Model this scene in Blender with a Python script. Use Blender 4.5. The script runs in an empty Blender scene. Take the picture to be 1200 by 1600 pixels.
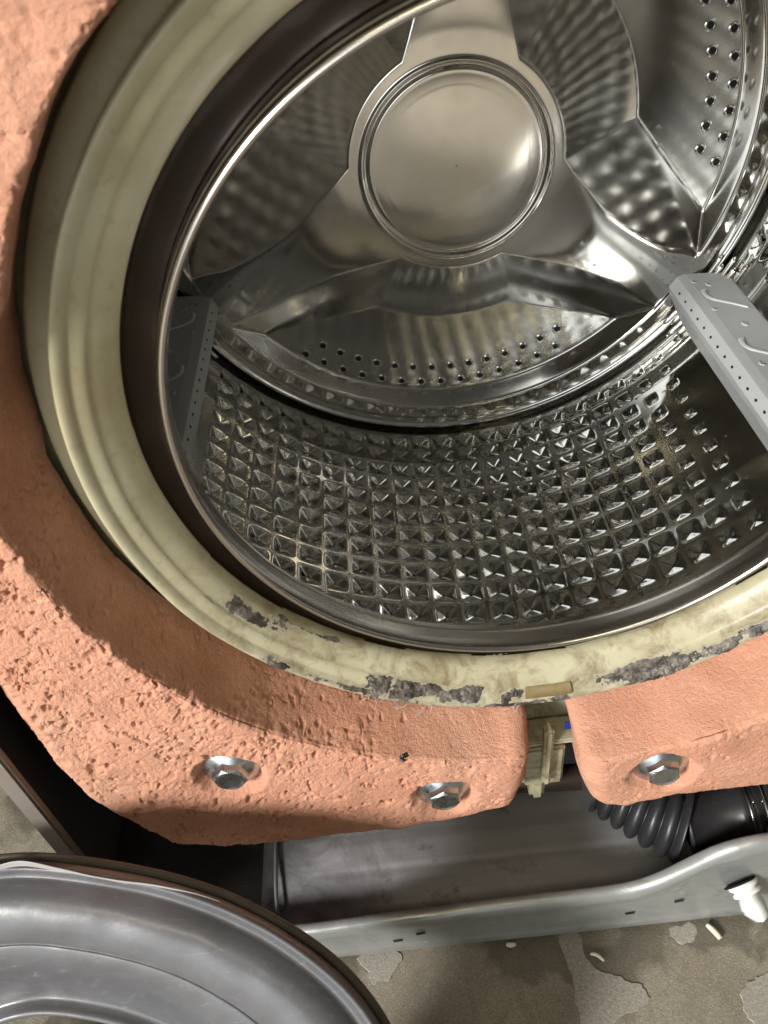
import bpy, math, random
import numpy as np
from mathutils import Vector, Matrix

random.seed(4)
rng = np.random.default_rng(7)
SC = bpy.context.scene
COL = SC.collection
R = math.radians

# ------------------------------------------------------------------ camera
cam_d = bpy.data.cameras.new('camera')
cam = bpy.data.objects.new('camera', cam_d)
COL.objects.link(cam)
cam_d.sensor_fit = 'VERTICAL'
cam_d.sensor_height = 36.0
cam_d.lens = 36.0 * 1250.5 / 1600.0
cam_d.clip_start = 0.01
cam_d.clip_end = 60
cR, cU, cF = Vector((.9933, -.0656, -.0946)), Vector((.1141, .6727, .7311)), Vector((-.0157, .7370, -.6757))
M = Matrix.Identity(4)
for i in range(3):
    M[i][0], M[i][1], M[i][2] = cR[i], cU[i], -cF[i]
M[0][3], M[1][3], M[2][3] = -.0740, -.2926, .2203
cam.matrix_world = M
cam_d.dof.use_dof = True
cam_d.dof.focus_distance = 0.60
cam_d.dof.aperture_fstop = 17.0
SC.camera = cam

# ------------------------------------------------------------------ light
w = bpy.data.worlds.new('World')
SC.world = w
w.use_nodes = True
nt = w.node_tree
bg = nt.nodes['Background']
tc = nt.nodes.new('ShaderNodeTexCoord')
sx = nt.nodes.new('ShaderNodeSeparateXYZ')
rp = nt.nodes.new('ShaderNodeValToRGB')
mp = nt.nodes.new('ShaderNodeMapRange')
mp.inputs['From Min'].default_value = -1
mp.inputs['From Max'].default_value = 1
nt.links.new(tc.outputs['Generated'], sx.inputs[0])
nt.links.new(sx.outputs['Z'], mp.inputs['Value'])
nt.links.new(mp.outputs[0], rp.inputs[0])
rp.color_ramp.elements[0].position = .30
rp.color_ramp.elements[0].color = (.34, .33, .305, 1)
rp.color_ramp.elements[1].position = .95
rp.color_ramp.elements[1].color = (.50, .49, .44, 1)
nt.links.new(rp.outputs[0], bg.inputs[0])
bg.inputs[1].default_value = .24


def area(name, loc, target, sx_, sy_, power, color):
    l = bpy.data.lights.new(name, 'AREA')
    l.shape = 'RECTANGLE'
    l.size, l.size_y, l.energy, l.color = sx_, sy_, power, color
    o = bpy.data.objects.new(name, l)
    COL.objects.link(o)
    o.location = loc
    o.rotation_euler = (Vector(target) - Vector(loc)).to_track_quat('-Z', 'Y').to_euler()
    return o


L = Vector((-.66, -.60, .44)).normalized()
area('window_light', Vector((0, 0, -.15)) + L * 4.2, (0, 0, -.15), .72, .88, 305, (1.0, .97, .93))
area('doorway_light', (-1.3, -3.0, .55), (0, 0, -.1), 2.4, 2.0, 34, (.94, .98, 1.0))
area('warm_fill_light', (-.45, -1.2, 1.9), (0, 0, -.1), 1.1, .25, 9, (1.0, .90, .62))  # added overhead fill for ceiling bounce and yellow glints, no known lamp
# low sun falling through the doorway on to the floor in front of the machine
sp_l = bpy.data.lights.new('sun_patch_light', 'SPOT')
sp_l.energy, sp_l.color, sp_l.spot_size, sp_l.spot_blend, sp_l.shadow_soft_size = 1700, (1.0, .97, .93), R(37), .4, .03
sp_o = bpy.data.objects.new('sun_patch_light', sp_l)
COL.objects.link(sp_o)
sp_o.location = (-1.9, -2.9, 2.2)
sp_o.rotation_euler = (Vector((1.55, -1.5, -.465)) - sp_o.location).to_track_quat('-Z', 'Y').to_euler()

SC.view_settings.view_transform = 'Standard'
SC.view_settings.look = 'None'
SC.view_settings.exposure = 0.0
SC.view_settings.gamma = 1.0
SC.render.engine = 'CYCLES'
SC.cycles.max_bounces = 7
SC.cycles.glossy_bounces = 6
SC.cycles.diffuse_bounces = 3
SC.cycles.transmission_bounces = 4
SC.cycles.sample_clamp_indirect = 6.0
SC.cycles.blur_glossy = .3
SC.cycles.use_denoising = True
SC.cycles.use_adaptive_sampling = True
SC.cycles.adaptive_threshold = .025


# ------------------------------------------------------------------ noise
def _hash(ix, iy, iz, seed):
    h = (ix.astype(np.int64) * 374761393 + iy.astype(np.int64) * 668265263 + iz.astype(np.int64) * 2147483647 + seed * 974634777) & 0xffffffff
    h = ((h ^ (h >> 13)) * 1274126177) & 0xffffffff
    h = ((h ^ (h >> 16)) * 2246822519) & 0xffffffff
    h = h ^ (h >> 15)
    return (h & 0xffff) / 32767.5 - 1.0


def vnoise(P, scale, seed=0):
    Q = np.asarray(P) / scale
    I = np.floor(Q)
    f = Q - I
    f = f * f * f * (f * (f * 6 - 15) + 10)
    I = I.astype(np.int64)
    out = 0
    for dx in (0, 1):
        for dy in (0, 1):
            for dz in (0, 1):
                wgt = (f[..., 0] if dx else 1 - f[..., 0]) * (f[..., 1] if dy else 1 - f[..., 1]) * (f[..., 2] if dz else 1 - f[..., 2])
                out = out + wgt * _hash(I[..., 0] + dx, I[..., 1] + dy, I[..., 2] + dz, seed)
    return out


def fbm(P, scale, octs=3, seed=0):
    a, s, o = 1.0, scale, 0
    for k in range(octs):
        o = o + a * vnoise(P, s, seed + 17 * k)
        a *= .5
        s *= .47
    return o


def worley(P, scale, seed=0):
    Q = np.asarray(P) / scale
    I = np.floor(Q).astype(np.int64)
    best = np.full(Q.shape[:-1], 9.0)
    for dx in (-1, 0, 1):
        for dy in (-1, 0, 1):
            for dz in (-1, 0, 1):
                cx, cy, cz = I[..., 0] + dx, I[..., 1] + dy, I[..., 2] + dz
                px = cx + .5 + .45 * _hash(cx, cy, cz, seed)
                py = cy + .5 + .45 * _hash(cx, cy, cz, seed + 1)
                pz = cz + .5 + .45 * _hash(cx, cy, cz, seed + 2)
                d = (Q[..., 0] - px) ** 2 + (Q[..., 1] - py) ** 2 + (Q[..., 2] - pz) ** 2
                best = np.minimum(best, d)
    return np.sqrt(best)


def sstep(a, b, x):
    t = np.clip((x - a) / (b - a), 0, 1)
    return t * t * (3 - 2 * t)


# ------------------------------------------------------------------ mesh helpers
def mesh_np(name, V, Fq, smooth=True):
    """V (n,3); Fq list of index arrays, quads (m,4) or triangles (m,3)"""
    me = bpy.data.meshes.new(name)
    V = np.asarray(V, np.float32).reshape(-1, 3)
    Fq = [np.asarray(f, np.int32) for f in Fq if len(f)]
    nl = sum(f.size for f in Fq)
    nf = sum(len(f) for f in Fq)
    me.vertices.add(len(V))
    me.vertices.foreach_set('co', V.ravel())
    me.loops.add(nl)
    me.loops.foreach_set('vertex_index', np.concatenate([f.ravel() for f in Fq]))
    tot = np.concatenate([np.full(len(f), f.shape[1]) for f in Fq])
    st = np.concatenate([[0], np.cumsum(tot)[:-1]])
    me.polygons.add(nf)
    me.polygons.foreach_set('loop_start', st.astype(np.int32))
    me.polygons.foreach_set('loop_total', tot.astype(np.int32))
    me.polygons.foreach_set('use_smooth', np.full(nf, smooth))
    me.update(calc_edges=True)
    me.validate()
    return me


def grid_faces(nu, nv, cu=False, cv=False, off=0):
    a = np.arange(nu if cu else nu - 1)
    b = np.arange(nv if cv else nv - 1)
    A, B = np.meshgrid(a, b, indexing='ij')
    A2, B2 = (A + 1) % nu, (B + 1) % nv
    return np.stack([A * nv + B, A2 * nv + B, A2 * nv + B2, A * nv + B2], -1).reshape(-1, 4) + off


def link(name, me, mat, parent=None):
    o = bpy.data.objects.new(name, me)
    COL.objects.link(o)
    if mat:
        me.materials.append(mat)
    if parent is not None:
        o.parent = parent
        if parent.type == 'EMPTY':
            o.matrix_parent_inverse = Matrix.Translation(-Vector(parent.location))
    return o


def grid(name, P, mat, parent=None, cu=False, cv=False, smooth=True):
    nu, nv = P.shape[:2]
    return link(name, mesh_np(name, P.reshape(-1, 3), [grid_faces(nu, nv, cu, cv)], smooth), mat, parent)


def thing(name, label, cat, loc=(0, 0, 0), group=None):
    o = bpy.data.objects.new(name, None)
    o.empty_display_size = .02
    COL.objects.link(o)
    o.location = loc
    return tag(o, label, cat, group)


def tag(o, label=None, cat=None, group=None, kind=None):
    if label: o['label'] = label
    if cat: o['category'] = cat
    if group: o['group'] = group
    if kind: o['kind'] = kind
    return o


def resample(pts, step):
    """dense polyline through points, linear"""
    pts = np.asarray(pts, float)
    out = [pts[0]]
    for a, b in zip(pts[:-1], pts[1:]):
        n = max(1, int(np.ceil(np.linalg.norm(b - a) / step)))
        for k in range(1, n + 1):
            out.append(a + (b - a) * k / n)
    return np.array(out)


def chaikin(pts, n=2, closed=False):
    pts = np.asarray(pts, float)
    for _ in range(n):
        if closed:
            nx = np.roll(pts, -1, 0)
            pts = np.stack([pts * .75 + nx * .25, pts * .25 + nx * .75], 1).reshape(-1, pts.shape[1])
        else:
            a, b = pts[:-1], pts[1:]
            mid = np.stack([a * .75 + b * .25, a * .25 + b * .75], 1).reshape(-1, pts.shape[1])
            pts = np.concatenate([pts[:1], mid, pts[-1:]])
    return pts


def lathe_pts(prof, th):
    """prof (m,2) of (r,y); th angles in rad about the drum axis"""
    r, y = prof[:, 0], prof[:, 1]
    return np.stack([np.cos(th)[:, None] * r[None], np.broadcast_to(y[None], (len(th), len(r))), np.sin(th)[:, None] * r[None]], -1)


def lathe(name, prof, mat, parent=None, n=360, disp=None):
    th = np.linspace(0, 2 * np.pi, n, endpoint=False)
    P = lathe_pts(np.asarray(prof, float), th)
    if disp is not None:
        P = disp(P)
    return grid(name, P, mat, parent, cu=True)


def tube(name, path, rad, mat, parent=None, seg=10, caps=True, closed=False):
    path = np.asarray(path, float)
    n = len(path)
    rad = np.broadcast_to(np.asarray(rad, float), (n,))
    if closed:
        T = np.roll(path, -1, 0) - np.roll(path, 1, 0)
    else:
        T = np.gradient(path, axis=0)
    T /= np.linalg.norm(T, axis=1)[:, None]
    up = np.array([0, 0, 1.0]) if abs(T[0, 2]) < .9 else np.array([1.0, 0, 0])
    N = np.zeros_like(T)
    v = up - T[0] * (up @ T[0])
    N[0] = v / np.linalg.norm(v)
    for i in range(1, n):
        v = N[i - 1] - T[i] * (N[i - 1] @ T[i])
        N[i] = v / np.linalg.norm(v)
    B = np.cross(T, N)
    a = np.linspace(0, 2 * np.pi, seg, endpoint=False)
    P = path[:, None] + rad[:, None, None] * (np.cos(a)[None, :, None] * N[:, None] + np.sin(a)[None, :, None] * B[:, None])
    V = P.reshape(-1, 3)
    F = [grid_faces(n, seg, closed, True)]
    if caps and not closed:
        V = np.concatenate([V, path[:1], path[-1:]])
        i = np.arange(seg)
        j = (i + 1) % seg
        F.append(np.stack([np.full(seg, n * seg), j, i], -1))
        F.append(np.stack([np.full(seg, n * seg + 1), (n - 1) * seg + i, (n - 1) * seg + j], -1))
    return link(name, mesh_np(name, V, F), mat, parent)


def box_mesh(name, lo, hi, bev=0.0):
    import bmesh
    bm = bmesh.new()
    bmesh.ops.create_cube(bm, size=1)
    for v in bm.verts:
        for i in range(3):
            v.co[i] = (lo[i] + hi[i]) / 2 + v.co[i] * (hi[i] - lo[i])
    if bev:
        bmesh.ops.bevel(bm, geom=bm.edges[:], offset=bev, segments=2, affect='EDGES')
    me = bpy.data.meshes.new(name)
    bm.to_mesh(me)
    bm.free()
    return me


def box(name, lo, hi, mat, parent=None, bev=0.0):
    return link(name, box_mesh(name, lo, hi, bev), mat, parent)


# ------------------------------------------------------------------ materials
class N:
    def __init__(s, name):
        s.m = bpy.data.materials.new(name)
        s.m.use_nodes = True
        s.t = s.m.node_tree
        s.b = s.t.nodes['Principled BSDF']
        s.co = s.t.nodes.new('ShaderNodeTexCoord').outputs['Object']

    def noise(s, scale, detail=4, rough=.55, vec=None, dist=0):
        n = s.t.nodes.new('ShaderNodeTexNoise')
        n.inputs['Scale'].default_value = scale
        n.inputs['Detail'].default_value = detail
        n.inputs['Roughness'].default_value = rough
        n.inputs['Distortion'].default_value = dist
        s.t.links.new(vec or s.co, n.inputs['Vector'])
        return n.outputs['Fac']

    def vor(s, scale, vec=None, feat='F1'):
        n = s.t.nodes.new('ShaderNodeTexVoronoi')
        n.feature = feat
        n.inputs['Scale'].default_value = scale
        s.t.links.new(vec or s.co, n.inputs['Vector'])
        return n.outputs['Distance']

    def scaled(s, sc, rot=(0, 0, 0)):
        n = s.t.nodes.new('ShaderNodeMapping')
        n.inputs['Scale'].default_value = sc
        n.inputs['Rotation'].default_value = rot
        s.t.links.new(s.co, n.inputs['Vector'])
        return n.outputs[0]

    def ramp(s, fac, stops):
        n = s.t.nodes.new('ShaderNodeValToRGB')
        e = n.color_ramp.elements
        while len(e) < len(stops):
            e.new(.5)
        for x, (p, c) in zip(e, stops):
            x.position = p
            x.color = (*c, 1) if not isinstance(c, (int, float)) else (c, c, c, 1)
        s.t.links.new(fac, n.inputs[0])
        return n.outputs[0]

    def mix(s, fac, a, b, mode='MIX'):
        n = s.t.nodes.new('ShaderNodeMix')
        n.data_type = 'RGBA'
        n.blend_type = mode
        for i, v in ((0, fac), (6, a), (7, b)):
            if isinstance(v, (int, float)):
                n.inputs[i].default_value = v if i == 0 else (v, v, v, 1)
            elif isinstance(v, tuple):
                n.inputs[i].default_value = (*v, 1)
            else:
                s.t.links.new(v, n.inputs[i])
        return n.outputs[2]

    def math(s, op, a, b=0.0):
        n = s.t.nodes.new('ShaderNodeMath')
        n.operation = op
        for i, v in ((0, a), (1, b)):
            if isinstance(v, (int, float)):
                n.inputs[i].default_value = v
            else:
                s.t.links.new(v, n.inputs[i])
        return n.outputs[0]

    def set(s, **k):
        for key, v in k.items():
            key = key.replace('_', ' ')
            i = s.b.inputs[key]
            if isinstance(v, (int, float)):
                i.default_value = v
            elif isinstance(v, tuple):
                i.default_value = (*v, 1) if len(v) == 3 and i.type == 'RGBA' else v
            else:
                s.t.links.new(v, i)
        return s

    def bump(s, h, strength=.3, dist=.001):
        n = s.t.nodes.new('ShaderNodeBump')
        n.inputs['Strength'].default_value = strength
        n.inputs['Distance'].default_value = dist
        s.t.links.new(h, n.inputs['Height'])
        s.t.links.new(n.outputs[0], s.b.inputs['Normal'])
        return s


def steel(name, base=(.60, .585, .54), r0=.09, r1=.24, brush=None, smudge=60):
    m = N(name)
    sm = m.noise(smudge, 5, .6)
    spots = m.ramp(m.vor(160), [(.03, 1.0), (.06, 0.0)])
    msk = m.ramp(m.noise(18, 3), [(.52, 0.0), (.62, 1.0)])
    rough = m.ramp(sm, [(.35, r0), (.72, r1)])
    sp = m.math('MULTIPLY', spots, msk)
    m.set(Base_Color=m.mix(m.ramp(sm, [(.3, 0.0), (.8, 1.0)]), base, tuple(c * .88 for c in base)),
          Metallic=1.0, Roughness=m.math('ADD', rough, m.math('MULTIPLY', sp, .06)))
    if brush:
        scr = m.ramp(m.noise(1.0, 2, .5, m.scaled((14, 14, 1500), (0, R(35), 0)), .3), [(.70, 0.0), (.78, 1.0)])
        scr2 = m.ramp(m.noise(1.0, 2, .5, m.scaled((1300, 14, 12), (0, R(20), 0)), .3), [(.72, 0.0), (.80, 1.0)])
        m.set(Roughness=m.math('ADD', m.math('ADD', rough, m.math('MULTIPLY', sp, .06)), m.math('MULTIPLY', m.math('MAXIMUM', scr, scr2), .05)))
        m.bump(m.noise(1.0, 3, .6, m.scaled(brush)), .02, .0003)
    else:
        m.bump(m.noise(900, 2), .012, .0003)
    return m.m


M_steel_wall = steel('wall_steel', (.67, .665, .635), .05, .09)
M_steel_back = steel('back_steel', (.655, .645, .615), .115, .155, (900, 30, 900))
M_steel_rim = steel('rim_steel', (.66, .63, .59), .16, .24, None, 25)
M_zinc = steel('zinc_bolt', (.55, .59, .61), .24, .40, None, 200)

m = N('black_hole')
m.set(Base_Color=(.006, .006, .006), Roughness=.7)
M_black = m.m

m = N('grey_paddle_plastic')
m.set(Base_Color=m.mix(m.noise(50, 4), (.36, .375, .375), (.43, .445, .445)), Roughness=m.ramp(m.noise(90, 4), [(.3, .28), (.7, .45)]))
m.bump(m.noise(1500, 2), .05, .0002)
M_paddle = m.m

# yellowed tub plastic with grime
m = N('yellowed_tub_plastic')
n1 = m.noise(14, 5, .6)
base = m.mix(m.ramp(n1, [(.35, 0.0), (.7, 1.0)]), (.45, .425, .30), (.33, .295, .175))
fine = m.ramp(m.noise(160, 6, .7), [(.56, 0.0), (.75, 1.0)])
base = m.mix(m.math('MULTIPLY', fine, .45), base, (.20, .16, .08))
sxyz = m.t.nodes.new('ShaderNodeSeparateXYZ')
m.t.links.new(m.co, sxyz.inputs[0])
low = m.ramp(m.math('MULTIPLY', sxyz.outputs['Z'], -4.0), [(.15, 0.0), (.60, 1.0)])
scum = m.ramp(m.noise(46, 7, .72, None, .6), [(.46, 0.0), (.62, 1.0)])
base = m.mix(m.math('MULTIPLY', m.math('MULTIPLY', scum, low), .75), base, (.15, .105, .05))
m.set(Base_Color=base, Roughness=m.ramp(m.noise(60, 4), [(.3, .28), (.75, .5)]))
m.bump(m.noise(350, 5), .12, .0006)
M_tub = m.m

m = N('gap_shade_brown')  # near-black brown painted in place of dark reflections deep in the rim gap
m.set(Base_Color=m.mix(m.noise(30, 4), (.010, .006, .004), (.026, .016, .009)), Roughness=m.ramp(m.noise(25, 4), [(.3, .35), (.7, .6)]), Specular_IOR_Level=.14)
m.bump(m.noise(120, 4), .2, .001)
M_gap_shade = m.m

m = N('mould_residue')
m.set(Base_Color=m.mix(m.ramp(m.noise(150, 6, .6), [(.42, 0.0), (.72, 1.0)]), (.035, .028, .022), (.20, .175, .145)), Roughness=.5)
m.bump(m.noise(260, 4), .25, .0010)
M_mould = m.m

m = N('stain_film')
m.set(Base_Color=m.mix(m.noise(160, 6, .7), (.20, .165, .105), (.46, .43, .32)), Roughness=.4)
m.bump(m.noise(500, 4), .2, .0006)
M_film = m.m

m = N('brown_stain_plastic')
m.set(Base_Color=m.mix(m.noise(200, 4), (.13, .085, .03), (.30, .235, .12)), Roughness=.4)
M_brown = m.m


def concrete_mat(name):
    m = N(name)
    big = m.ramp(m.noise(22, 4), [(.3, 0.0), (.75, 1.0)])
    base = m.mix(big, (.55, .262, .168), (.63, .328, .222))
    blot = m.ramp(m.noise(7, 6, .7, None, .8), [(.45, 0.0), (.72, 1.0)])
    base = m.mix(m.math('MULTIPLY', blot, .45), base, (.68, .42, .295))
    grey = m.ramp(m.noise(5, 7, .75, None, 1.2), [(.56, 0.0), (.74, 1.0)])
    base = m.mix(m.math('MULTIPLY', grey, .45), base, (.38, .20, .125))
    sand = m.ramp(m.vor(1100), [(.08, 1.0), (.20, 0.0)])
    base = m.mix(m.math('MULTIPLY', sand, .35), base, (.80, .58, .46))
    dust = m.ramp(m.noise(260, 5, .65), [(.55, 0.0), (.75, 1.0)])
    base = m.mix(m.math('MULTIPLY', dust, .5), base, (.76, .50, .38))
    pit = m.ramp(m.noise(330, 3, .6), [(.26, 1.0), (.36, 0.0)])
    base = m.mix(m.math('MULTIPLY', pit, .55), base, (.34, .14, .08))
    grime = m.ramp(m.noise(75, 5, .7), [(.70, 0.0), (.78, 1.0)])
    base = m.mix(m.math('MULTIPLY', grime, .35), base, (.20, .09, .06))
    m.set(Base_Color=base, Roughness=.9, Specular_IOR_Level=.25)
    h = m.math('ADD', m.noise(500, 6, .7), m.math('MULTIPLY', m.noise(1400, 3), .4))
    m.bump(h, .75, .002)
    return m.m


M_conc = concrete_mat('peach_concrete')

m = N('dark_cabinet_paint')
m.set(Base_Color=m.mix(m.noise(12, 4), (.035, .036, .036), (.055, .056, .055)), Roughness=.55)
m.bump(m.noise(800, 3), .1, .0004)
M_panel = m.m

m = N('dirty_gusset_metal')
sp_ = m.ramp(m.noise(110, 7, .8), [(.56, 0.0), (.70, 1.0)])
c = m.mix(m.noise(18, 5), (.045, .044, .042), (.085, .08, .072))
m.set(Base_Color=m.mix(m.math('MULTIPLY', sp_, .5), c, (.20, .175, .14)), Metallic=.4, Roughness=.5)
m.bump(m.noise(200, 5), .3, .001)
M_gusset = m.m

# galvanised sheet, greased and dusty, shade painted in at the left
m = N('galvanised_tray')
st = m.noise(1.0, 4, .6, m.scaled((9, 330, 60)))
dirt = m.ramp(m.noise(38, 6, .7), [(.58, 0.0), (.72, 1.0)])
rust = m.ramp(m.noise(95, 5, .7), [(.70, 0.0), (.76, 1.0)])
c = m.mix(st, (.40, .40, .43), (.53, .53, .56))
c = m.mix(m.math('MULTIPLY', dirt, .75), c, (.13, .11, .09))
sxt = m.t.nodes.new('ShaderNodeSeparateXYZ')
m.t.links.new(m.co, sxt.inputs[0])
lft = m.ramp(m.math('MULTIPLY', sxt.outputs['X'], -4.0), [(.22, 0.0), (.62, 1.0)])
stain_shade = m.ramp(m.noise(20, 6, .7, None, .8), [(.36, 0.0), (.60, 1.0)])
c = m.mix(m.math('MULTIPLY', m.math('MULTIPLY', lft, stain_shade), .55), c, (.07, .055, .04))  # brown stain deepened to the left, also carrying the shade there
c = m.mix(m.math('MULTIPLY', rust, .8), c, (.30, .17, .05))
wht = m.ramp(m.noise(16, 7, .75, None, 1.0), [(.58, 0.0), (.66, 1.0)])
c = m.mix(m.math('MULTIPLY', wht, .35), c, (.62, .61, .60))
m.set(Base_Color=c, Metallic=.35, Roughness=m.ramp(m.noise(30, 4), [(.3, .36), (.75, .58)]))
m.bump(st, .12, .0006)
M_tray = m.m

m = N('painted_rail')
sc_ = m.ramp(m.noise(60, 6, .7), [(.60, 0.0), (.70, 1.0)])
c = m.mix(m.noise(20, 4), (.34, .36, .35), (.44, .46, .45))
c = m.mix(m.math('MULTIPLY', sc_, .5), c, (.68, .68, .66))
ln = m.ramp(m.noise(1.0, 4, .7, m.scaled((25, 200, 700)), .3), [(.60, 0.0), (.68, 1.0)])
c = m.mix(m.math('MULTIPLY', ln, .4), c, (.72, .72, .70))
grm = m.ramp(m.noise(35, 7, .75, None, .8), [(.55, 0.0), (.70, 1.0)])
c = m.mix(m.math('MULTIPLY', grm, .5), c, (.17, .155, .13))
m.set(Base_Color=c, Metallic=.55, Roughness=m.ramp(m.noise(45, 4), [(.3, .30), (.75, .5)]))
m.bump(m.noise(180, 4), .12, .0008)
M_rail = m.m

m = N('brown_grey_edge')
m.set(Base_Color=m.mix(m.noise(70, 4), (.16, .135, .115), (.22, .19, .165)), Roughness=.5)
M_edge = m.m

m = N('dark_brown_flange')
m.set(Base_Color=m.mix(m.noise(60, 4), (.05, .042, .036), (.10, .082, .068)), Roughness=.5)
M_flange = m.m

m = N('grey_gasket_rubber')
d1 = m.noise(25, 6, .65)
c = m.mix(d1, (.075, .076, .082), (.12, .121, .13))
dust = m.ramp(m.noise(240, 5, .7), [(.62, 0.0), (.8, 1.0)])
c = m.mix(m.math('MULTIPLY', dust, .35), c, (.40, .39, .38))
scf = m.ramp(m.noise(1.0, 4, .7, m.scaled((60, 900, 60), (0, 0, R(25))), .4), [(.60, 0.0), (.70, 1.0)])
c = m.mix(m.math('MULTIPLY', scf, .25), c, (.34, .33, .32))
smr = m.ramp(m.noise(9, 6, .7, None, 1.0), [(.52, 0.0), (.68, 1.0)])
c = m.mix(m.math('MULTIPLY', smr, .45), c, (.055, .052, .05))
m.set(Base_Color=c, Roughness=m.math('ADD', m.ramp(m.noise(14, 5), [(.3, .27), (.75, .42)]), m.math('MULTIPLY', m.ramp(m.noise(90, 7, .8, None, .6), [(.52, 0.0), (.70, 1.0)]), .16)), Specular_IOR_Level=.75)
m.bump(m.noise(500, 4), .08, .0006)
M_gasket = m.m

m = N('gasket_lip_rubber')
m.set(Base_Color=m.mix(m.noise(80, 4), (.30, .29, .285), (.42, .41, .40)), Roughness=.45)
M_lip = m.m

m = N('black_hose_rubber')
dust = m.ramp(m.noise(380, 5, .7), [(.60, 0.0), (.78, 1.0)])
m.set(Base_Color=m.mix(m.math('MULTIPLY', dust, .35), (.022, .022, .024), (.16, .155, .15)), Roughness=m.ramp(m.noise(60, 4), [(.3, .30), (.75, .5)]))
m.bump(m.noise(600, 4), .15, .0006)
M_hose = m.m

m = N('white_plug_plastic')
m.set(Base_Color=m.mix(m.noise(90, 4), (.80, .80, .78), (.70, .70, .67)), Roughness=.38)
M_white = m.m

m = N('steel_wire')
m.set(Base_Color=(.5, .51, .52), Metallic=1.0, Roughness=.28)
M_wire = m.m

m = N('blue_marker_ink')
m.set(Base_Color=m.mix(m.noise(300, 3), (.012, .02, .16), (.025, .04, .24)), Roughness=.5)
M_blue = m.m

m = N('dark_rod_metal')
m.set(Base_Color=m.mix(m.noise(140, 5), (.02, .018, .016), (.09, .06, .045)), Metallic=.6, Roughness=.45)
M_rod = m.m

# concrete floor with pale dry patches and damp dark ones
m = N('stained_concrete_floor')
sp = m.noise(700, 4, .75)
c = m.mix(m.ramp(sp, [(.3, 0.0), (.7, 1.0)]), (.16, .142, .105), (.36, .325, .255))
red = m.ramp(m.noise(11, 4), [(.45, 0.0), (.62, 1.0)])
c = m.mix(m.math('MULTIPLY', red, .35), c, (.19, .145, .11))
mot = m.ramp(m.noise(28, 7, .75, None, .7), [(.40, 0.0), (.66, 1.0)])
c = m.mix(m.math('MULTIPLY', mot, .45), c, (.11, .092, .065))
grit = m.ramp(m.vor(420), [(.10, 1.0), (.24, 0.0)])
c = m.mix(m.math('MULTIPLY', grit, .55), c, (.50, .46, .37))
grit2 = m.ramp(m.noise(330, 5, .8), [(.30, 1.0), (.42, 0.0)])
c = m.mix(m.math('MULTIPLY', grit2, .6), c, (.05, .043, .032))
wet = m.ramp(m.noise(13, 5, .55, m.scaled((1, 1, 1), (0, 0, .6)), .4), [(.50, 0.0), (.56, 1.0)])
c = m.mix(m.math('MULTIPLY', wet, .55), c, (.055, .045, .032))
m.set(Base_Color=c, Roughness=m.mix(wet, .75, .5))
m.bump(m.math('ADD', sp, m.math('MULTIPLY', grit, .5)), .45, .0015)
M_floor = m.m

m = N('pale_scale_patch')
c = m.mix(m.ramp(m.noise(420, 6, .8), [(.34, 0.0), (.66, 1.0)]), (.19, .175, .145), (.40, .372, .32))
m.set(Base_Color=c, Roughness=.85)
m.bump(m.noise(900, 4, .7), .5, .0015)
M_pale = m.m

m = N('water_drop')
m.set(Base_Color=(.9, .92, .9), Roughness=.03, IOR=1.33, Transmission_Weight=1.0)
M_water = m.m

m = N('pale_debris')
m.set(Base_Color=m.mix(m.noise(300, 4), (.55, .50, .36), (.68, .64, .52)), Roughness=.7)
M_debris = m.m

m = N('dark_glitter_chip')
m.set(Base_Color=m.mix(m.ramp(m.noise(900, 3), [(.5, 0.0), (.6, 1.0)]), (.01, .01, .01), (.35, .35, .36)), Metallic=.7, Roughness=.3)
M_chip = m.m

# ------------------------------------------------------------------ ground
ZF = -.465
gx = np.concatenate([[-4, -2, -1], np.linspace(-.6, .6, 60), [1, 2, 4]])
gy = np.concatenate([[-4, -2, -1], np.linspace(-.7, .6, 60), [1, 2, 4]])
GX, GY = np.meshgrid(gx, gy, indexing='ij')
P = np.stack([GX, GY, np.full_like(GX, ZF)], -1)
P[..., 2] += .0006 * vnoise(P * np.array([1, 1, 0]), .05, 3)
fl = tag(grid('floor', P, M_floor), kind='structure')


def floor_patch(outline, seed):
    c = chaikin(np.array(outline, float), 2, True)
    c = resample(np.vstack([c, c[:1]]), .002)[:-1]
    P3 = np.c_[c, np.zeros(len(c))]
    ctr = c.mean(0)
    dirn = (c - ctr) / np.linalg.norm(c - ctr, axis=1)[:, None]
    c = c + dirn * (.0022 * fbm(P3, .012, 3, seed))[:, None]
    c = c + dirn * (.0011 * fbm(P3, .003, 2, seed + 9))[:, None]
    n = len(c)
    V = [(x, y, ZF + .0007) for x, y in c] + [(x, y, ZF - .001) for x, y in c + dirn * .0009]
    F = [list(range(n))] + [[k, k + n, (k + 1) % n + n, (k + 1) % n] for k in range(n)]
    me = bpy.data.meshes.new('dry_patch')
    me.from_pydata(V, [], F)
    me.update()
    return link('dry_patch', me, M_pale, fl)


floor_patch([(-.146, -.058), (-.108, -.058), (-.113, -.072), (-.121, -.082), (-.128, -.079), (-.134, -.083), (-.14, -.07)], 1)
floor_patch([(.012, -.058), (.034, -.058), (.030, -.078), (.038, -.09), (.06, -.098), (.072, -.101), (.074, -.112), (.05, -.119), (.034, -.126), (.026, -.15), (.012, -.15), (.017, -.12), (.019, -.095), (.016, -.075)], 2)
floor_patch([(.098, -.062), (.118, -.061), (.123, -.067), (.118, -.076), (.105, -.074)], 3)
floor_patch([(.134, -.114), (.16, -.10), (.19, -.10), (.19, -.14), (.145, -.15), (.138, -.132)], 5)

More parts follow.
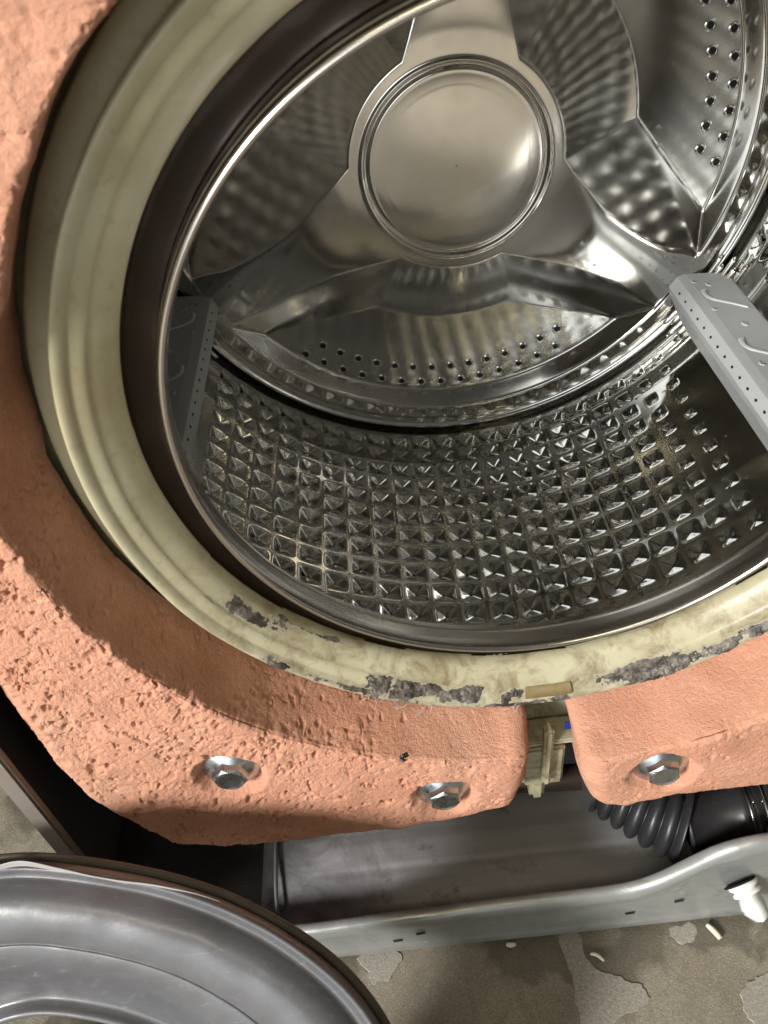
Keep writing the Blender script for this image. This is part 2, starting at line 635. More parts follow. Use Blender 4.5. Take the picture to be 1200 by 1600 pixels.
# ------------------------------------------------------------------ drum
drum = thing('washing_drum', 'shiny stainless steel washing drum with dimpled wall and three-armed back plate', 'drum', (0, .18, -.271))
TH0 = -94.55           # centre of the dimpled sector between the two visible paddles
RD = .271
# wall relief
nth_c, ny_c = 18, 18
PT, PY = 4.69, .0221


def wall_sector(k):
    nth_c = ny_c = 18 if k == 0 else 11
    c = TH0 + 120 * k
    th = np.concatenate([np.linspace(-60, -49.3, 12)[:-1], np.linspace(-49.3, 49.3, 21 * nth_c + 1), np.linspace(49.3, 60, 12)[1:]])
    y = np.concatenate([np.linspace(.060, .0795, 8)[:-1], np.linspace(.0795, .3451, 12 * ny_c + 1), [.3475, .350, .355, .360, .3625]])
    T, Y = np.meshgrid(th, y, indexing='ij')
    u = (T + 49.245) / PT
    v = (Y - .0795) / PY
    iu, iv = np.floor(u), np.floor(v)
    fu, fv = (u - iu) * 2 - 1, (v - iv) * 2 - 1
    inside = (iu >= 0) & (iu < 21) & (iv >= 0) & (iv < 12)
    jit = .06 * _hash(iu, iv, iu * 0, 5 + k)
    # dimples shrink a little in the columns beside the trailing paddle
    dist = 20 - iu
    sz = 1 - .46 * np.clip(1 - dist / 3.2, 0, 1) * (.55 + .45 * np.clip((Y - .1) / .15, 0, 1))
    a, b = np.abs(fu) / (sz * .90), np.abs(fv) / (sz * .90)
    p = 6.0
    s = (a ** p + b ** p) ** (1 / p)
    rnd = np.hypot(a, b)
    s = .93 * s + .07 * rnd
    g = np.clip(1.0 - s, 0, None)
    g = np.sqrt(g * g + .012) - .1095         # rounded lip
    g = np.where(s < .2, g - .0 * s, g)
    h = np.where(inside, np.clip(g, 0, None) * .0038 * (1 + jit) * sz ** 1.5, 0)
    rr = RD + h + .0004 * np.sin(Y * 40)
    rr = np.where(Y < .07, RD - (.07 - Y) * .25, rr)
    t = np.radians(T + c)
    return np.stack([rr * np.cos(t), Y, rr * np.sin(t)], -1)


for k in range(3):
    tag(grid('drum_wall_sheet', wall_sector(k), M_steel_wall, drum))

# pin holes at the bottom of every dimple
V, Fc = [], []
n = 6
for k in range(3):
    for i in range(21):
        for j in range(12):
            t = math.radians(TH0 + 120 * k - 49.245 + (i + .5) * PT)
            y = .0795 + (j + .5) * PY
            c0 = np.array([RD * math.cos(t), y, RD * math.sin(t)])
            nrm = np.array([-math.cos(t), 0, -math.sin(t)])
            tg = np.array([-math.sin(t), 0, math.cos(t)])
            szh = 1 - .46 * max(0, 1 - (20 - i) / 3.2) * (.55 + .45 * min(1, max(0, (y - .1) / .15)))
            c0 = c0 - nrm * (.0024 * szh ** 1.5)
            b = len(V)
            for q in range(n):
                a = 2 * math.pi * q / n
                V.append(c0 + .0012 * (math.cos(a) * tg + math.sin(a) * np.array([0, 1.0, 0])))
            Fc.append([b + q for q in range(n)])
me = bpy.data.meshes.new('pin_holes')
me.from_pydata([tuple(x) for x in V], [], Fc)
tag(link('pin_holes', me, M_black, drum), kind='stuff')

# back plate
YH, YP = .3205, .365


def poly_dist(px, pz, poly, closed=True):
    a = np.asarray(poly)
    b = np.roll(a, -1, 0)
    d = np.full(px.shape, 9.0)
    ins = np.zeros(px.shape, bool)
    for (x0, z0), (x1, z1) in zip(a, b):
        ex, ez = x1 - x0, z1 - z0
        t = np.clip(((px - x0) * ex + (pz - z0) * ez) / (ex * ex + ez * ez + 1e-18), 0, 1)
        d = np.minimum(d, np.hypot(px - x0 - t * ex, pz - z0 - t * ez))
        cr = (z0 > pz) != (z1 > pz)
        xi = x0 + (pz - z0) / np.where(abs(ez) < 1e-12, 1e-12, ez) * ex
        ins ^= cr & (px < xi)
    return np.where(ins, -d, d)


def pol2(r, a):
    return (r * math.cos(R(a)), r * math.sin(R(a)))


lo = [pol2(.0815, a) for a in np.linspace(-22, 22, 61)]
lo = [pol2(.2325, -53.5), pol2(.098, -39)] + lo + [pol2(.098, 39), pol2(.2325, 53.5)] + [pol2(.237, a) for a in np.linspace(50, -50, 121)]


def round_poly(pl):
    c = np.vstack([pl, pl[:1]])
    c = resample(c, .0026)[:-1]
    for _ in range(4):
        c = (np.roll(c, 1, 0) + 2 * c + np.roll(c, -1, 0)) / 4
    return c


lo = round_poly(np.array(lo))

nr, na = 210, 1440
rr = np.concatenate([np.linspace(.0005, .055, 24)[:-1], np.linspace(.055, .256, 330)[:-1], np.linspace(.256, .2712, 27)])
aa = np.linspace(-60, 60, na // 3, endpoint=False)
RR, AA = np.meshgrid(rr, aa, indexing='ij')
px, pz = RR * np.cos(np.radians(AA)), RR * np.sin(np.radians(AA))
do = poly_dist(px, pz, lo)
# arm plane falls towards the outer flange
rim_l = np.interp(RR, [.232, .237, .2385, .2525, .2545, .2565, .2615, .264, .2665, .2712], [.3478, .3465, .3462, .3505, .3535, .3545, .354, .3515, .353, .365])
arm = YH + .0257 * (np.clip(RR - .088, 0, None) / .1455) ** 1.7
crown = .0030 * (1 - np.exp(-np.clip(do, 0, None) / .008)) * (1 - sstep(.200, .228, RR)) * sstep(.092, .135, RR)
arm = np.where(RR > .2345, rim_l, arm - crown)
# three flat facets of each pocket: one by the hub, two along the arms
cone = YH + np.clip(RR - .0815, 0, None) * (YP - YH) / .067


def plane3(p, q, r_):
    n_ = np.cross(np.subtract(q, p), np.subtract(r_, p))
    return lambda x, z: p[2] - (n_[0] * (x - p[0]) + n_[1] * (z - p[1])) / n_[2]


A_ = (*pol2(.097, 39), YH)
B_ = (*pol2(.2335, 53.5), .3462)
C_ = (*pol2(.151, 25), YP)
side_a = plane3(A_, B_, C_)(px, pz)
side_b = plane3(A_, B_, C_)(px, -pz)
outer = np.interp(RR, [.2285, .2365], [YP, .3466])
pocket = np.minimum(np.minimum(np.minimum(cone, side_a), np.minimum(side_b, YP)), outer)
Yb = np.where(RR > .2365, rim_l, np.maximum(arm, np.where(np.abs(AA) < 59.9, pocket, arm)))
# hub: raised ring bead round a shallow dome
dome = -.0026 * np.sqrt(np.clip(1 - (RR / .066) ** 2, 0, 1)) ** 1.0
bead = -.0014 * np.exp(-((RR - .0708) / .0014) ** 2) - .0003 * np.exp(-((RR - .0655) / .0013) ** 2) + .0016 * np.exp(-((RR - .0682) / .0014) ** 2)
Yb = Yb + np.where(RR < .08, dome * .55 + bead, 0)
Yfull = np.concatenate([Yb, Yb, Yb], 1)
# smooth the pressed edges
ker = np.array([1, 4, 6, 4, 1]) / 16


def blur(Z, it):
    for _ in range(it):
        Z1 = sum(ker[i] * np.roll(Z, i - 2, 1) for i in range(5))
        Zp = np.pad(Z1, ((2, 2), (0, 0)), 'edge')
        Z1 = sum(ker[i] * Zp[i:i + Z.shape[0]] for i in range(5))
        Z = Z1
    return Z


keep = sstep(.262, .266, rr)[:, None]
hubk = 1 - sstep(.074, .080, rr)[:, None]
sm = blur(Yfull, 2)
Yfull = sm * (1 - keep) * (1 - hubk) + Yfull * keep + blur(Yfull, 1) * hubk * (1 - keep)
Afull = np.radians(np.concatenate([aa + TH0, aa + TH0 + 120, aa + TH0 + 240]))
Pb = np.stack([rr[:, None] * np.cos(Afull)[None], Yfull, rr[:, None] * np.sin(Afull)[None]], -1)
Pb[..., 1] += .00008 * vnoise(Pb, .05, 9)
back = grid('back_plate', Pb, M_steel_back, drum, cv=True)

# dark seam between back plate and wall
lathe('seam_gap', [(.2712, .3622), (.2745, .3625), (.2745, .3655), (.2711, .3658)], M_black, drum)

# perforations of the three pans: a flared bright edge round a black hole
hp = []
for a in np.linspace(0, 2 * np.pi, 13)[:-1]:
    hp.append((math.cos(a), math.sin(a)))
hp = np.array(hp)
prof = [(.0046, 0.0), (.0036, -.0007), (.0029, -.0006), (.00265, .0004)]
V, F = [], []
for r_, y_ in prof:
    V += [(x * r_, y_, z * r_) for x, z in hp]
hole_ring = mesh_np('hole_lip', np.array(V), [grid_faces(len(prof), 12, False, True)])
hole_ring.materials.append(M_steel_back)
hole_disc = bpy.data.meshes.new('drain_hole')
hole_disc.from_pydata([(x * .0027, -.0001, z * .0027) for x, z in hp], [], [list(range(12))])
hole_disc.materials.append(M_black)


def hole_at(r_, deg):
    t = R(deg)
    loc = Vector((r_ * math.cos(t), YP - .0004, r_ * math.sin(t)))
    o = bpy.data.objects.new('drain_hole', hole_disc)
    COL.objects.link(o)
    o.parent = back
    o.location = loc
    o2 = bpy.data.objects.new('hole_lip', hole_ring)
    COL.objects.link(o2)
    o2.parent = back
    o2.location = loc + Vector((0, .0002, 0))


for k in range(3):
    rngk = range(14) if k != 2 else range(5, 14)
    for i in rngk:
        a_ = -127.1 + i * 5.03 + 120 * k
        if k == 1: a_ += -.4
        hole_at(.2066 - .0066 * i / 13 * (k == 0) - .0015 * (k == 1), a_)
        hole_at(.2226 - .0062 * i / 13 * (k == 0) - .001 * (k == 1), a_ - 2.45)

# rolled mouth of the drum and its front wall
rim_prof = chaikin([(.271, .062), (.266, .048), (.22, .036), (.190, .025), (.1750, .0185), (.1715, .016), (.1703, .010), (.1694, .0055), (.1693, .0020), (.1700, -.0004),
                    (.1714, -.0012), (.1728, -.0004), (.1734, .0014), (.1735, .0035), (.1742, .0042), (.1748, .0060), (.1750, .010), (.1752, .022)], 2)
lathe('rolled_rim', rim_prof, M_steel_rim, drum, 480)


# paddles
def paddle(deg, name='paddle', flip=1):
    """ridge-shaped lifter; local frame: radial inward n, tangential t"""
    t0 = R(deg)
    n_ = np.array([-math.cos(t0), 0, -math.sin(t0)])
    tg = np.array([-math.sin(t0), 0, math.cos(t0)])
    base = -n_ * RD
    hw, hh, rw = .0285, .0400, .0065
    prof = [(-hw, -.004), (-hw + .0005, .003), (-rw - .004, hh - .006), (-rw, hh - .0012), (-rw + .0012, hh), (rw - .0012, hh), (rw, hh - .0012), (rw + .004, hh - .006), (hw - .0005, .003), (hw, -.004)]
    prof = np.array(prof)
    ys = np.concatenate([[.3475, .3465, .344], np.linspace(.340, .11, 60), [.1, .085]])
    P = []
    for y in ys:
        sc = 1.0
        if y > .3435: sc = 1 - (y - .3435) * 4
        if y < .11: sc = max(.2, 1 - (.11 - y) * 14)
        pr = prof.copy()
        pr[:, 1] *= sc
        # shallow pressed flutes on the flanks
        fl_ = .0018 * np.sin((y - .1) * 75) * np.exp(-((prof[:, 1] - .016) / .01) ** 2)
        P.append(base + pr[:, :1] * tg + (pr[:, 1:] - np.abs(fl_)[:, None]) * n_ + np.array([0, y, 0]))
    P = np.array(P)
    # end cap at the back
    V = P.reshape(-1, 3)
    nu, nv = P.shape[:2]
    V = np.concatenate([V, [P[0].mean(0)]])
    i = np.arange(nv - 1)
    F = [grid_faces(nu, nv), np.stack([np.full(nv - 1, nu * nv), i, i + 1], -1)]
    me = mesh_np(name, V, F, False)
    pd = link(name, me, M_paddle, drum)
    # row of small slots along the ridge
    V, Fc = [], []
    for y in np.linspace(.325, .12, 15):
        c0 = base + n_ * (hh + .0002) + tg * (-rw * .2) + np.array([0, y, 0])
        b = len(V)
        for q in range(8):
            a = 2 * math.pi * q / 8
            V.append(tuple(c0 + .0011 * math.cos(a) * tg + np.array([0, .0017 * math.sin(a), 0])))
        Fc.append(list(range(b, b + 8)))
    me = bpy.data.meshes.new('ridge_holes')
    me.from_pydata(V, [], Fc)
    tag(link('ridge_holes', me, M_black, pd), kind='stuff')
    # raised hook-shaped ribs and studs on the upper flank
    s0 = np.array([flip * rw, hh - .0012])
    s1 = np.array([flip * (hw - .0005), .003])
    fn = np.array([s1[1] - s0[1], -(s1[0] - s0[0])])
    fn = fn / np.linalg.norm(fn)
    if fn[1] < 0: fn = -fn

    def on(sv, y, up=.0):
        q = s0 + (s1 - s0) * sv + fn * up
        return base + q[0] * tg + q[1] * n_ + np.array([0, y, 0])
    for yc in (.302, .222, .150):
        path = [on(.25, yc + .012), on(.22, yc + .006), on(.27, yc - .001), on(.45, yc - .006), on(.66, yc - .011), on(.88, yc - .018)]
        path = chaikin(path, 2)
        tube('hook_rib', path, np.linspace(.0030, .0012, len(path)), M_paddle, pd, 8)
    for sv, y in ((.2, .332), (.45, .326), (.2, .284), (.55, .258), (.3, .2)):
        c0 = on(sv, y)
        Vs = []
        ru = on(sv + .05, y) - on(sv, y)
        ru /= np.linalg.norm(ru)
        nn = fn[0] * tg + fn[1] * n_
        for lv, (rad, h_) in enumerate(((.0034, -.0004), (.0028, .0009), (.0014, .0014))):
            for q in range(10):
                a = 2 * math.pi * q / 10
                Vs.append(c0 + rad * (math.cos(a) * ru + math.sin(a) * np.array([0, 1.3, 0])) + nn * h_)
        Vs.append(c0 + nn * .0015)
        i = np.arange(10)
        link('stud', mesh_np('stud', np.array(Vs), [grid_faces(3, 10, False, True), np.stack([np.full(10, 30), 20 + i, 20 + (i + 1) % 10], -1)]), M_paddle, pd)
    return pd


paddle(TH0 + 60, 'paddle', 1)
paddle(TH0 - 60, 'paddle', -1)
paddle(TH0 + 180, 'paddle', 1)

# stepped folds of the seam beside the paddle feet
for deg0 in (TH0 + 60, TH0 - 60):
    for sgn in (-1, 1):
        for j, (r_, y_, a0, a1) in enumerate(((.2585, .350, 1.0, 8.5), (.2625, .347, 1.5, 7.2), (.2665, .3435, 2.5, 9.4), (.2690, .338, 3.2, 7.9))):
            aa_ = np.radians(deg0 + sgn * np.linspace(a0, a1, 16))
            path = np.stack([r_ * np.cos(aa_), np.full(16, y_), r_ * np.sin(aa_)], -1)
            rad = .0022 * np.sqrt(np.clip(1 - np.linspace(-1, 1, 16) ** 6, .05, 1))
            tube('seam_fold', path, rad, M_steel_rim, drum, 8)

# ------------------------------------------------------------------ outer tub
tub = thing('outer_tub', 'yellowed cream plastic outer tub with stained lip ring round the drum mouth', 'tub', (0, .2, -.33))
ring_prof = np.array([(.1900, .012), (.1898, .0105), (.1896, .0095), (.1899, .0065), (.1910, .0038), (.1932, .0012), (.1962, -.0014), (.1993, -.0036), (.2004, -.0050), (.2022, -.0062),
                      (.2050, -.0074), (.2064, -.0080), (.2078, -.0096), (.2100, -.0112), (.2122, -.0116), (.2134, -.0104), (.2139, -.006), (.2141, .0015), (.2150, .0040), (.2240, .0050), (.2262, .0062), (.2268, .009), (.2268, .020)])
ring_s = chaikin(ring_prof, 2)


def tub_disp(P):
    P = P.copy()
    P[..., 1] += .0007 * fbm(P, .05, 2, 21)
    return P


lathe('lip_ring', ring_s, M_tub, tub, 480, tub_disp)
lathe('front_wall', chaikin([(.2266, .020), (.24, .0225), (.30, .0235), (.325, .0235), (.330, .026), (.331, .034), (.322, .04), (.31, .06), (.305, .2), (.30, .43)], 1), M_tub, tub, 240)
lathe('gap_shade_ring', chaikin([(.18975, .0100), (.1901, .0125), (.1885, .0158), (.183, .0168), (.1770, .0162), (.1754, .0150), (.1752, .0190)], 2), M_gap_shade, tub, 300,  # added ring closing the gap, where the steel behind only reflects dark
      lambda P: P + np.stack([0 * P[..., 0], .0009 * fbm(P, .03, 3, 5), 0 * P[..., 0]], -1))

# ribs and bracket below the lip, seen through the gap between the weights
box('bracket_plate', (-.004, .004, -.345), (.026, .021, -.296), M_tub, tub, .002)
box('bracket_tongue', (.002, .0035, -.366), (.0135, .020, -.340), M_tub, tub, .003)
box('bracket_rib', (.0085, -.004, -.332), (.0150, .006, -.262), M_tub, tub, .002)
box('bracket_rib', (-.0125, -.001, -.325), (-.0065, .021, -.285), M_tub, tub, .0015)
box('bracket_shelf', (-.020, .002, -.2875), (.034, .022, -.283), M_tub, tub, .0012)
o = box('ink_mark', (.0225, .0005, -.2665), (.0345, .0015, -.2580), M_blue, tub)
tag(o, 'blue ink mark on the tub')

# brown recessed slot in the lip
th = np.radians(np.linspace(-92.2, -84.2, 30))
sl = np.array([(.2012, -.0068), (.2020, -.0078), (.2075, -.0112), (.2082, -.0100)])
tag(grid('stained_slot', lathe_pts(sl, th), M_brown, tub), 'brown stained strip on the lip ring')


def ring_surf(t):
    """t in 0..1 along the front of the lip profile (r .190 to .2136)"""
    i0, i1 = 3, 15
    seg = ring_prof[i0:i1 + 1]
    d = np.concatenate([[0], np.cumsum(np.linalg.norm(np.diff(seg, axis=0), axis=1))])
    s = t * d[-1]
    return np.interp(s, d, seg[:, 0]), np.interp(s, d, seg[:, 1])


def residue(a0, a1, t0, t1, thr, amp, seed, label=None, sc=.005):
    na_, nt_ = int(abs(a1 - a0) * 13), 72
    A = np.radians(np.linspace(a0, a1, na_))
    T = np.linspace(t0, t1, nt_)
    AA_, TT_ = np.meshgrid(A, T, indexing='ij')
    r_, y_ = ring_surf(TT_)
    P0 = np.stack([r_ * np.cos(AA_), y_, r_ * np.sin(AA_)], -1)
    e = np.minimum((AA_ - A[0]) / (A[-1] - A[0]), (A[-1] - AA_) / (A[-1] - A[0])) * 5
    f = np.minimum((TT_ - t0) / (t1 - t0), (t1 - TT_) / (t1 - t0)) * 3.0
    edge = np.clip(np.minimum(e, f), 0, 1)
    # noise stretched along the groove
    Q = np.stack([AA_ * .2 * .55, TT_ * .026, 0 * AA_], -1)
    msk = .5 + .42 * fbm(Q, sc * 1.5, 5, seed) + edge * .55 - .55 + .10 * fbm(P0, .0016, 2, seed + 5)
    lump = .5 + .5 * fbm(P0, sc * .6, 2, seed + 3)
    yy = .0007 * fbm(P0, .05, 2, 21)
    for name, th_, am, lift, mat in (('stain_film', thr - .20, amp * .10, .00012, M_film), ('mould_residue', thr, amp, .00022, M_mould)):
        hgt = np.clip(msk - th_, -.05, .5)
        P = P0.copy()
        P[..., 1] += yy - hgt * am * .55 * (.3 + 1.4 * lump) - lift
        keep_ = msk + .12 * (lump - .5) > th_
        q = grid_faces(na_, nt_)
        q = q[keep_.reshape(-1)[q].all(1)]
        if not len(q): continue
        used = np.unique(q)
        remap = -np.ones(na_ * nt_, int)
        remap[used] = np.arange(len(used))
        o = link(name, mesh_np(name, P.reshape(-1, 3)[used], [remap[q]]), mat, tub)
        tag(o, label if name == 'mould_residue' else None, kind='stuff')


residue(-116, -99, .46, .88, .27, .005, 3, 'lumpy black residue on the lip ring left of the gap')
residue(-121, -115.5, .40, .86, .40, .004, 8)
residue(-97.5, -92.0, .55, .97, .40, .005, 12)
residue(-84, -62, .42, .95, .42, .0025, 15)
residue(-74, -40, .60, 1.0, .27, .0055, 19, 'thick dark residue along the outer edge of the lip ring at the right')
residue(-42, -18, .6, 1.0, .34, .006, 24)
residue(-154, -137, .10, .50, .40, .002, 28, 'dark smear of mould on the lip ring')
residue(-141, -124, -.02, .16, .36, .002, 33)
residue(-140, -116, .76, .99, .46, .002, 37)
residue(-118, -84, .82, .99, .42, .002, 41)

# lint hairs
for k in range(16):
    a0 = random.uniform(-122, -62)
    pts = []
    t0 = random.uniform(.7, 1.0)
    d = random.uniform(-1, 1)
    for j in range(7):
        r_, y_ = ring_surf(min(1.0, t0 + .05 * j * random.random()))
        a = R(a0 + d * j * .55)
        pts.append(((r_ + .0012 * j * random.random()) * math.cos(a), y_ - .0012 - .0007 * j * random.random(), (r_ + .001 * j) * math.sin(a)))
    o = tube('lint_hair', chaikin(pts, 2), .00016, M_lip, tub, 5)

# ------------------------------------------------------------------ counterweights


def ray_outline(th, poly):
    """distance from the axis to a closed outline along each angle"""
    out = np.zeros(len(th))
    a = np.asarray(poly, float)
    b = np.roll(a, -1, 0)
    for i, t in enumerate(th):
        d = np.array([math.cos(t), math.sin(t)])
        best = 0
        for p, q in zip(a, b):
            e = q - p
            den = d[0] * e[1] - d[1] * e[0]
            if abs(den) < 1e-12: continue
            s = (p[0] * e[1] - p[1] * e[0]) / den
            v = (p[0] * d[1] - p[1] * d[0]) / den
            if s > 0 and -1e-6 <= v <= 1 + 1e-6: best = max(best, s)
        out[i] = best
    return out


def weight(name, label, a0, a1, yf, rF, poly, bolts, smooth_in, end_dirs, fil_out=.014):
    """concrete ring segment from angle a0 to a1 (deg, increasing)"""
    ctr = thing(name, label, 'counterweight', (float(np.mean(np.array(poly)[:, 0])), .0, float(np.min(np.array(poly)[:, 1]))))
    n_t = int((a1 - a0) * 7)
    th = np.radians(np.linspace(a0, a1, n_t))
    ro = ray_outline(th, poly)
    for _ in range(6):
        ro[1:-1] = (ro[:-2] + 2 * ro[1:-1] + ro[2:]) / 4
    rf = np.interp(np.degrees(th), *rF)
    yb = .0185

    def profile(r_in, r_out, yf_, fi=.0022, fo=fil_out):
        p = []
        rb = np.maximum(.2315, r_in - .012)
        for s in np.linspace(0, 1, 46):
            p.append((rb + (r_in - .0005 - rb) * s, yb - .004 + (yf_ + fi - yb + .004) * s))
        for s in np.linspace(0, np.pi / 2, 9)[1:]:
            p.append((r_in + fi * (1 - np.cos(s)), yf_ + fi * (1 - np.sin(s))))
        for s in np.linspace(0, 1, 150)[1:]:
            p.append((r_in + fi + (r_out - fo - r_in - fi) * s, yf_))
        for s in np.linspace(0, np.pi / 2, 20)[1:]:
            p.append((r_out - fo + fo * np.sin(s), yf_ + fo * (1 - np.cos(s))))
        for s in np.linspace(0, 1, 14)[1:]:
            p.append((r_out, yf_ + fo + (yb - yf_ - fo) * s))
        return np.array(p)
    rows = []
    m_ = None

    def ring_at(t, pr, shift=(0, 0)):
        return np.stack([pr[:, 0] * math.cos(t) + shift[0], pr[:, 1], pr[:, 0] * math.sin(t) + shift[1]], -1)
    ends = []
    for side, idx in ((0, 0), (1, n_t - 1)):
        dv = end_dirs[side]
        e = []
        if dv is not None:
            er = .015
            for s in np.linspace(0, np.pi / 2, 16)[1:]:
                k = er * (1 - math.cos(s))
                pr = profile(rf[idx] + k * .5, ro[idx] - k * .75, yf + k)
                e.append(ring_at(th[idx], pr, (dv[0] * er * math.sin(s), dv[1] * er * math.sin(s))))
            pr = profile(rf[idx] + er * .5, ro[idx] - er * .75, yf + er)
            mid = pr.mean(0)
            for s in (.8, .6, .4, .2, .02):
                e.append(ring_at(th[idx], mid + (pr - mid) * np.array([s, s]), (dv[0] * (er + .0012 * (1 - s)), dv[1] * (er + .0012 * (1 - s)))))
        ends.append(e)
    for e in reversed(ends[0]): rows.append(e)
    for i in range(n_t):
        rows.append(ring_at(th[i], profile(rf[i], ro[i], yf)))
    rows += ends[1]
    P = np.array(rows)
    # normals for displacement
    du = np.gradient(P, axis=0)
    dv = np.gradient(P, axis=1)
    nn = np.cross(du, dv)
    nn /= np.linalg.norm(nn, axis=2)[..., None] + 1e-12
    if nn[len(rows) // 2, 100, 1] > 0: nn = -nn
    front = np.clip(-nn[..., 1], 0, 1)
    col = np.arange(P.shape[1])[None]
    inn = (col < 48) * 1.0
    rough = np.where(inn > 0, smooth_in, 1.0) * np.ones_like(front)
    # better trowelled near the gap between the two weights
    adeg = np.degrees(np.arctan2(P[..., 2], P[..., 0]))
    rough = rough * (1 - .55 * sstep(-122, -98, adeg))
    # the surface breaks up towards the arrises
    arris = np.exp(-((col - 50) / 7.0) ** 2) * .5
    d = .0017 * fbm(P, .034, 2, 1)
    torn = fbm(P * np.array([1, 1, 1]), .0085, 3, 4)
    Pw = P + .003 * np.stack([vnoise(P, .006, 30), vnoise(P, .006, 31), vnoise(P, .006, 32)], -1)
    cell = worley(Pw, .0075, 6)
    gate = sstep(-.25, .5, fbm(P, .03, 2, 44))
    d = d + rough * (.00022 * torn + .0003 * gate * (np.clip(cell, 0, .75) - .42) * -1.0)
    crk = np.abs(fbm(Pw, .013, 3, 61))
    d = d - rough * .0030 * np.exp(-(crk / .055) ** 2) * sstep(.0, .5, fbm(P, .022, 2, 63))
    lam = fbm(Pw * np.array([.55, 1, 1.5]), .0075, 3, 67)          # torn horizontal tears
    tear = sstep(.18, .30, lam) * (1 - sstep(.30, .75, lam) * .7)
    d = d - rough * .0011 * tear * sstep(-.3, .35, fbm(P, .028, 2, 69))
    flake = np.abs(fbm(Pw, .0055, 3, 65))
    d = d + rough * .0004 * (.35 - np.clip(flake, 0, .7)) * gate
    pits = np.clip(fbm(P, .0050, 2, 11) - .60, 0, .5)
    d = d - (rough * .9 + .1) * pits * .006
    fine = fbm(P, .0022, 2, 13)
    d = d + (.00024 * rough + .00006) * fine
    d = d + arris * .0016 * fbm(P, .006, 3, 15)
    cw = worley(P, .012, 77)
    hsz = .10 + .05 * vnoise(P, .02, 79)
    d = d - .0022 * (1 - sstep(hsz * .6, hsz, cw)) * sstep(-.1, .3, vnoise(P, .035, 81)) * np.where(inn > 0, .6, 1.0)
    # occasional larger gouges
    go = np.clip(fbm(P, .017, 3, 23) - .72, 0, 1)
    d = d - go * .006 * rough
    # bolt recesses
    for bx, bz in bolts:
        rr_ = np.hypot(P[..., 0] - bx, P[..., 2] - bz) + .0016 * fbm(P, .012, 2, 51)
        rec = (1 - sstep(.0155, .0245, rr_)) * front
        d = d * (1 - rec * .6) - rec * .0085
    P = P + nn * d[..., None]
    body = grid('concrete_body', P, M_conc, ctr)
    return ctr


def bolt(ctr, bx, bz, y0, tilt=(0, 0), spin=0.0):
    """flanged hex bolt seated in its recess, axis along -Y"""
    axis = Vector((tilt[0], -1, tilt[1])).normalized()
    q = axis.to_track_quat('Z', 'X')
    V, n_ = [], 36
    prof = [(.0185, -.004), (.0186, .0004), (.0180, .0014), (.0105, .0052), (.0098, .0056)]
    for r_, h in prof:
        for k in range(n_):
            a = 2 * math.pi * k / n_
            V.append(Vector((r_ * math.cos(a), r_ * math.sin(a), h)))
    base = Vector((bx, y0, bz))
    W = [base + q @ v for v in V]
    b = link('bolt', mesh_np('bolt', np.array([tuple(v) for v in W]), [grid_faces(len(prof), n_, False, True)]), M_zinc, ctr)
    tag(b, 'zinc flanged hex bolt in its recess')
    V = []
    for r_, h in ((.0115, .0042), (.0112, .0094)):
        for k in range(6):
            a = 2 * math.pi * k / 6 + spin
            V.append(Vector((r_ * math.cos(a), r_ * math.sin(a), h)))
    n2 = 30
    for r_, h in ((.0090, .0108), (.0083, .0109), (.0074, .0105)):
        for k in range(n2):
            a = 2 * math.pi * k / n2 + spin
            V.append(Vector((r_ * math.cos(a), r_ * math.sin(a), h)))
    V.append(Vector((0, 0, .0105)))
    W = [tuple(base + q @ v) for v in V]
    F = [[k, (k + 1) % 6, 6 + (k + 1) % 6, 6 + k] for k in range(6)]
    per = n2 // 6
    for k in range(6):
        i0 = k * per
        for j in range(per):
            a_, b_ = 12 + (i0 + j), 12 + (i0 + j + 1) % n2
            if j < per / 2:
                F.append([6 + k, b_, a_])
            else:
                F.append([6 + (k + 1) % 6, b_, a_])
            if j == per // 2:
                F.append([6 + k, 6 + (k + 1) % 6, a_])
    for s in (0, 1):
        for j in range(n2):
            F.append([12 + s * n2 + j, 12 + s * n2 + (j + 1) % n2, 12 + (s + 1) * n2 + (j + 1) % n2, 12 + (s + 1) * n2 + j])
    F += [[12 + 3 * n2, 12 + 2 * n2 + j, 12 + 2 * n2 + (j + 1) % n2] for j in range(n2)]
    me = bpy.data.meshes.new('hex_head')
    me.from_pydata(W, [], F)
    import bmesh
    bm = bmesh.new()
    bm.from_mesh(me)
    bmesh.ops.recalc_face_normals(bm, faces=bm.faces[:])
    bm.to_mesh(me)
    bm.free()
    link('hex_head', me, M_zinc, b)


YL, YR = -.030, -.038
B1, B2, B3 = (-.1960, -.2295), (-.0640, -.2860), (.0780, -.2690)
left_poly = [(-.300, .34), (-.300, -.12), (-.299, -.20), (-.2925, -.245), (-.281, -.268), (-.258, -.316), (-.225, -.327), (-.19, -.332), (-.10, -.331), (-.009, -.3185), (.05, -.312), (.05, .34)]
lw = weight('concrete_counterweight', 'large curved peach concrete weight sweeping round the left side of the drum', 105, 265.2, YL,
            ([100, 126, 155, 180, 200, 268], [.231, .227, .2255, .247, .247, .247]), left_poly, [B1, B2], .30, (None, (1, 0)), .016)
bolt(lw, *B1, YL + .0082, (0, .05), .3)
bolt(lw, *B2, YL + .0082, (.04, .05), .05)
o = link('dark_chip', box_mesh('dark_chip', (-.005, -.003, -.005), (.005, .003, .005), .0015), M_chip, lw)
o.matrix_parent_inverse = Matrix.Translation(-Vector(lw.location))
o.location = (-.0875, -.0255, -.2345)
o.rotation_euler = (.5, .4, .7)
tag(o, 'small black glittery chip pressed into the concrete')
right_poly = [(.0, -.290), (.03, -.303), (.06, -.318), (.078, -.313), (.093, -.305), (.155, -.3045), (.26, -.30), (.30, -.26), (.30, .1), (0, .1)]
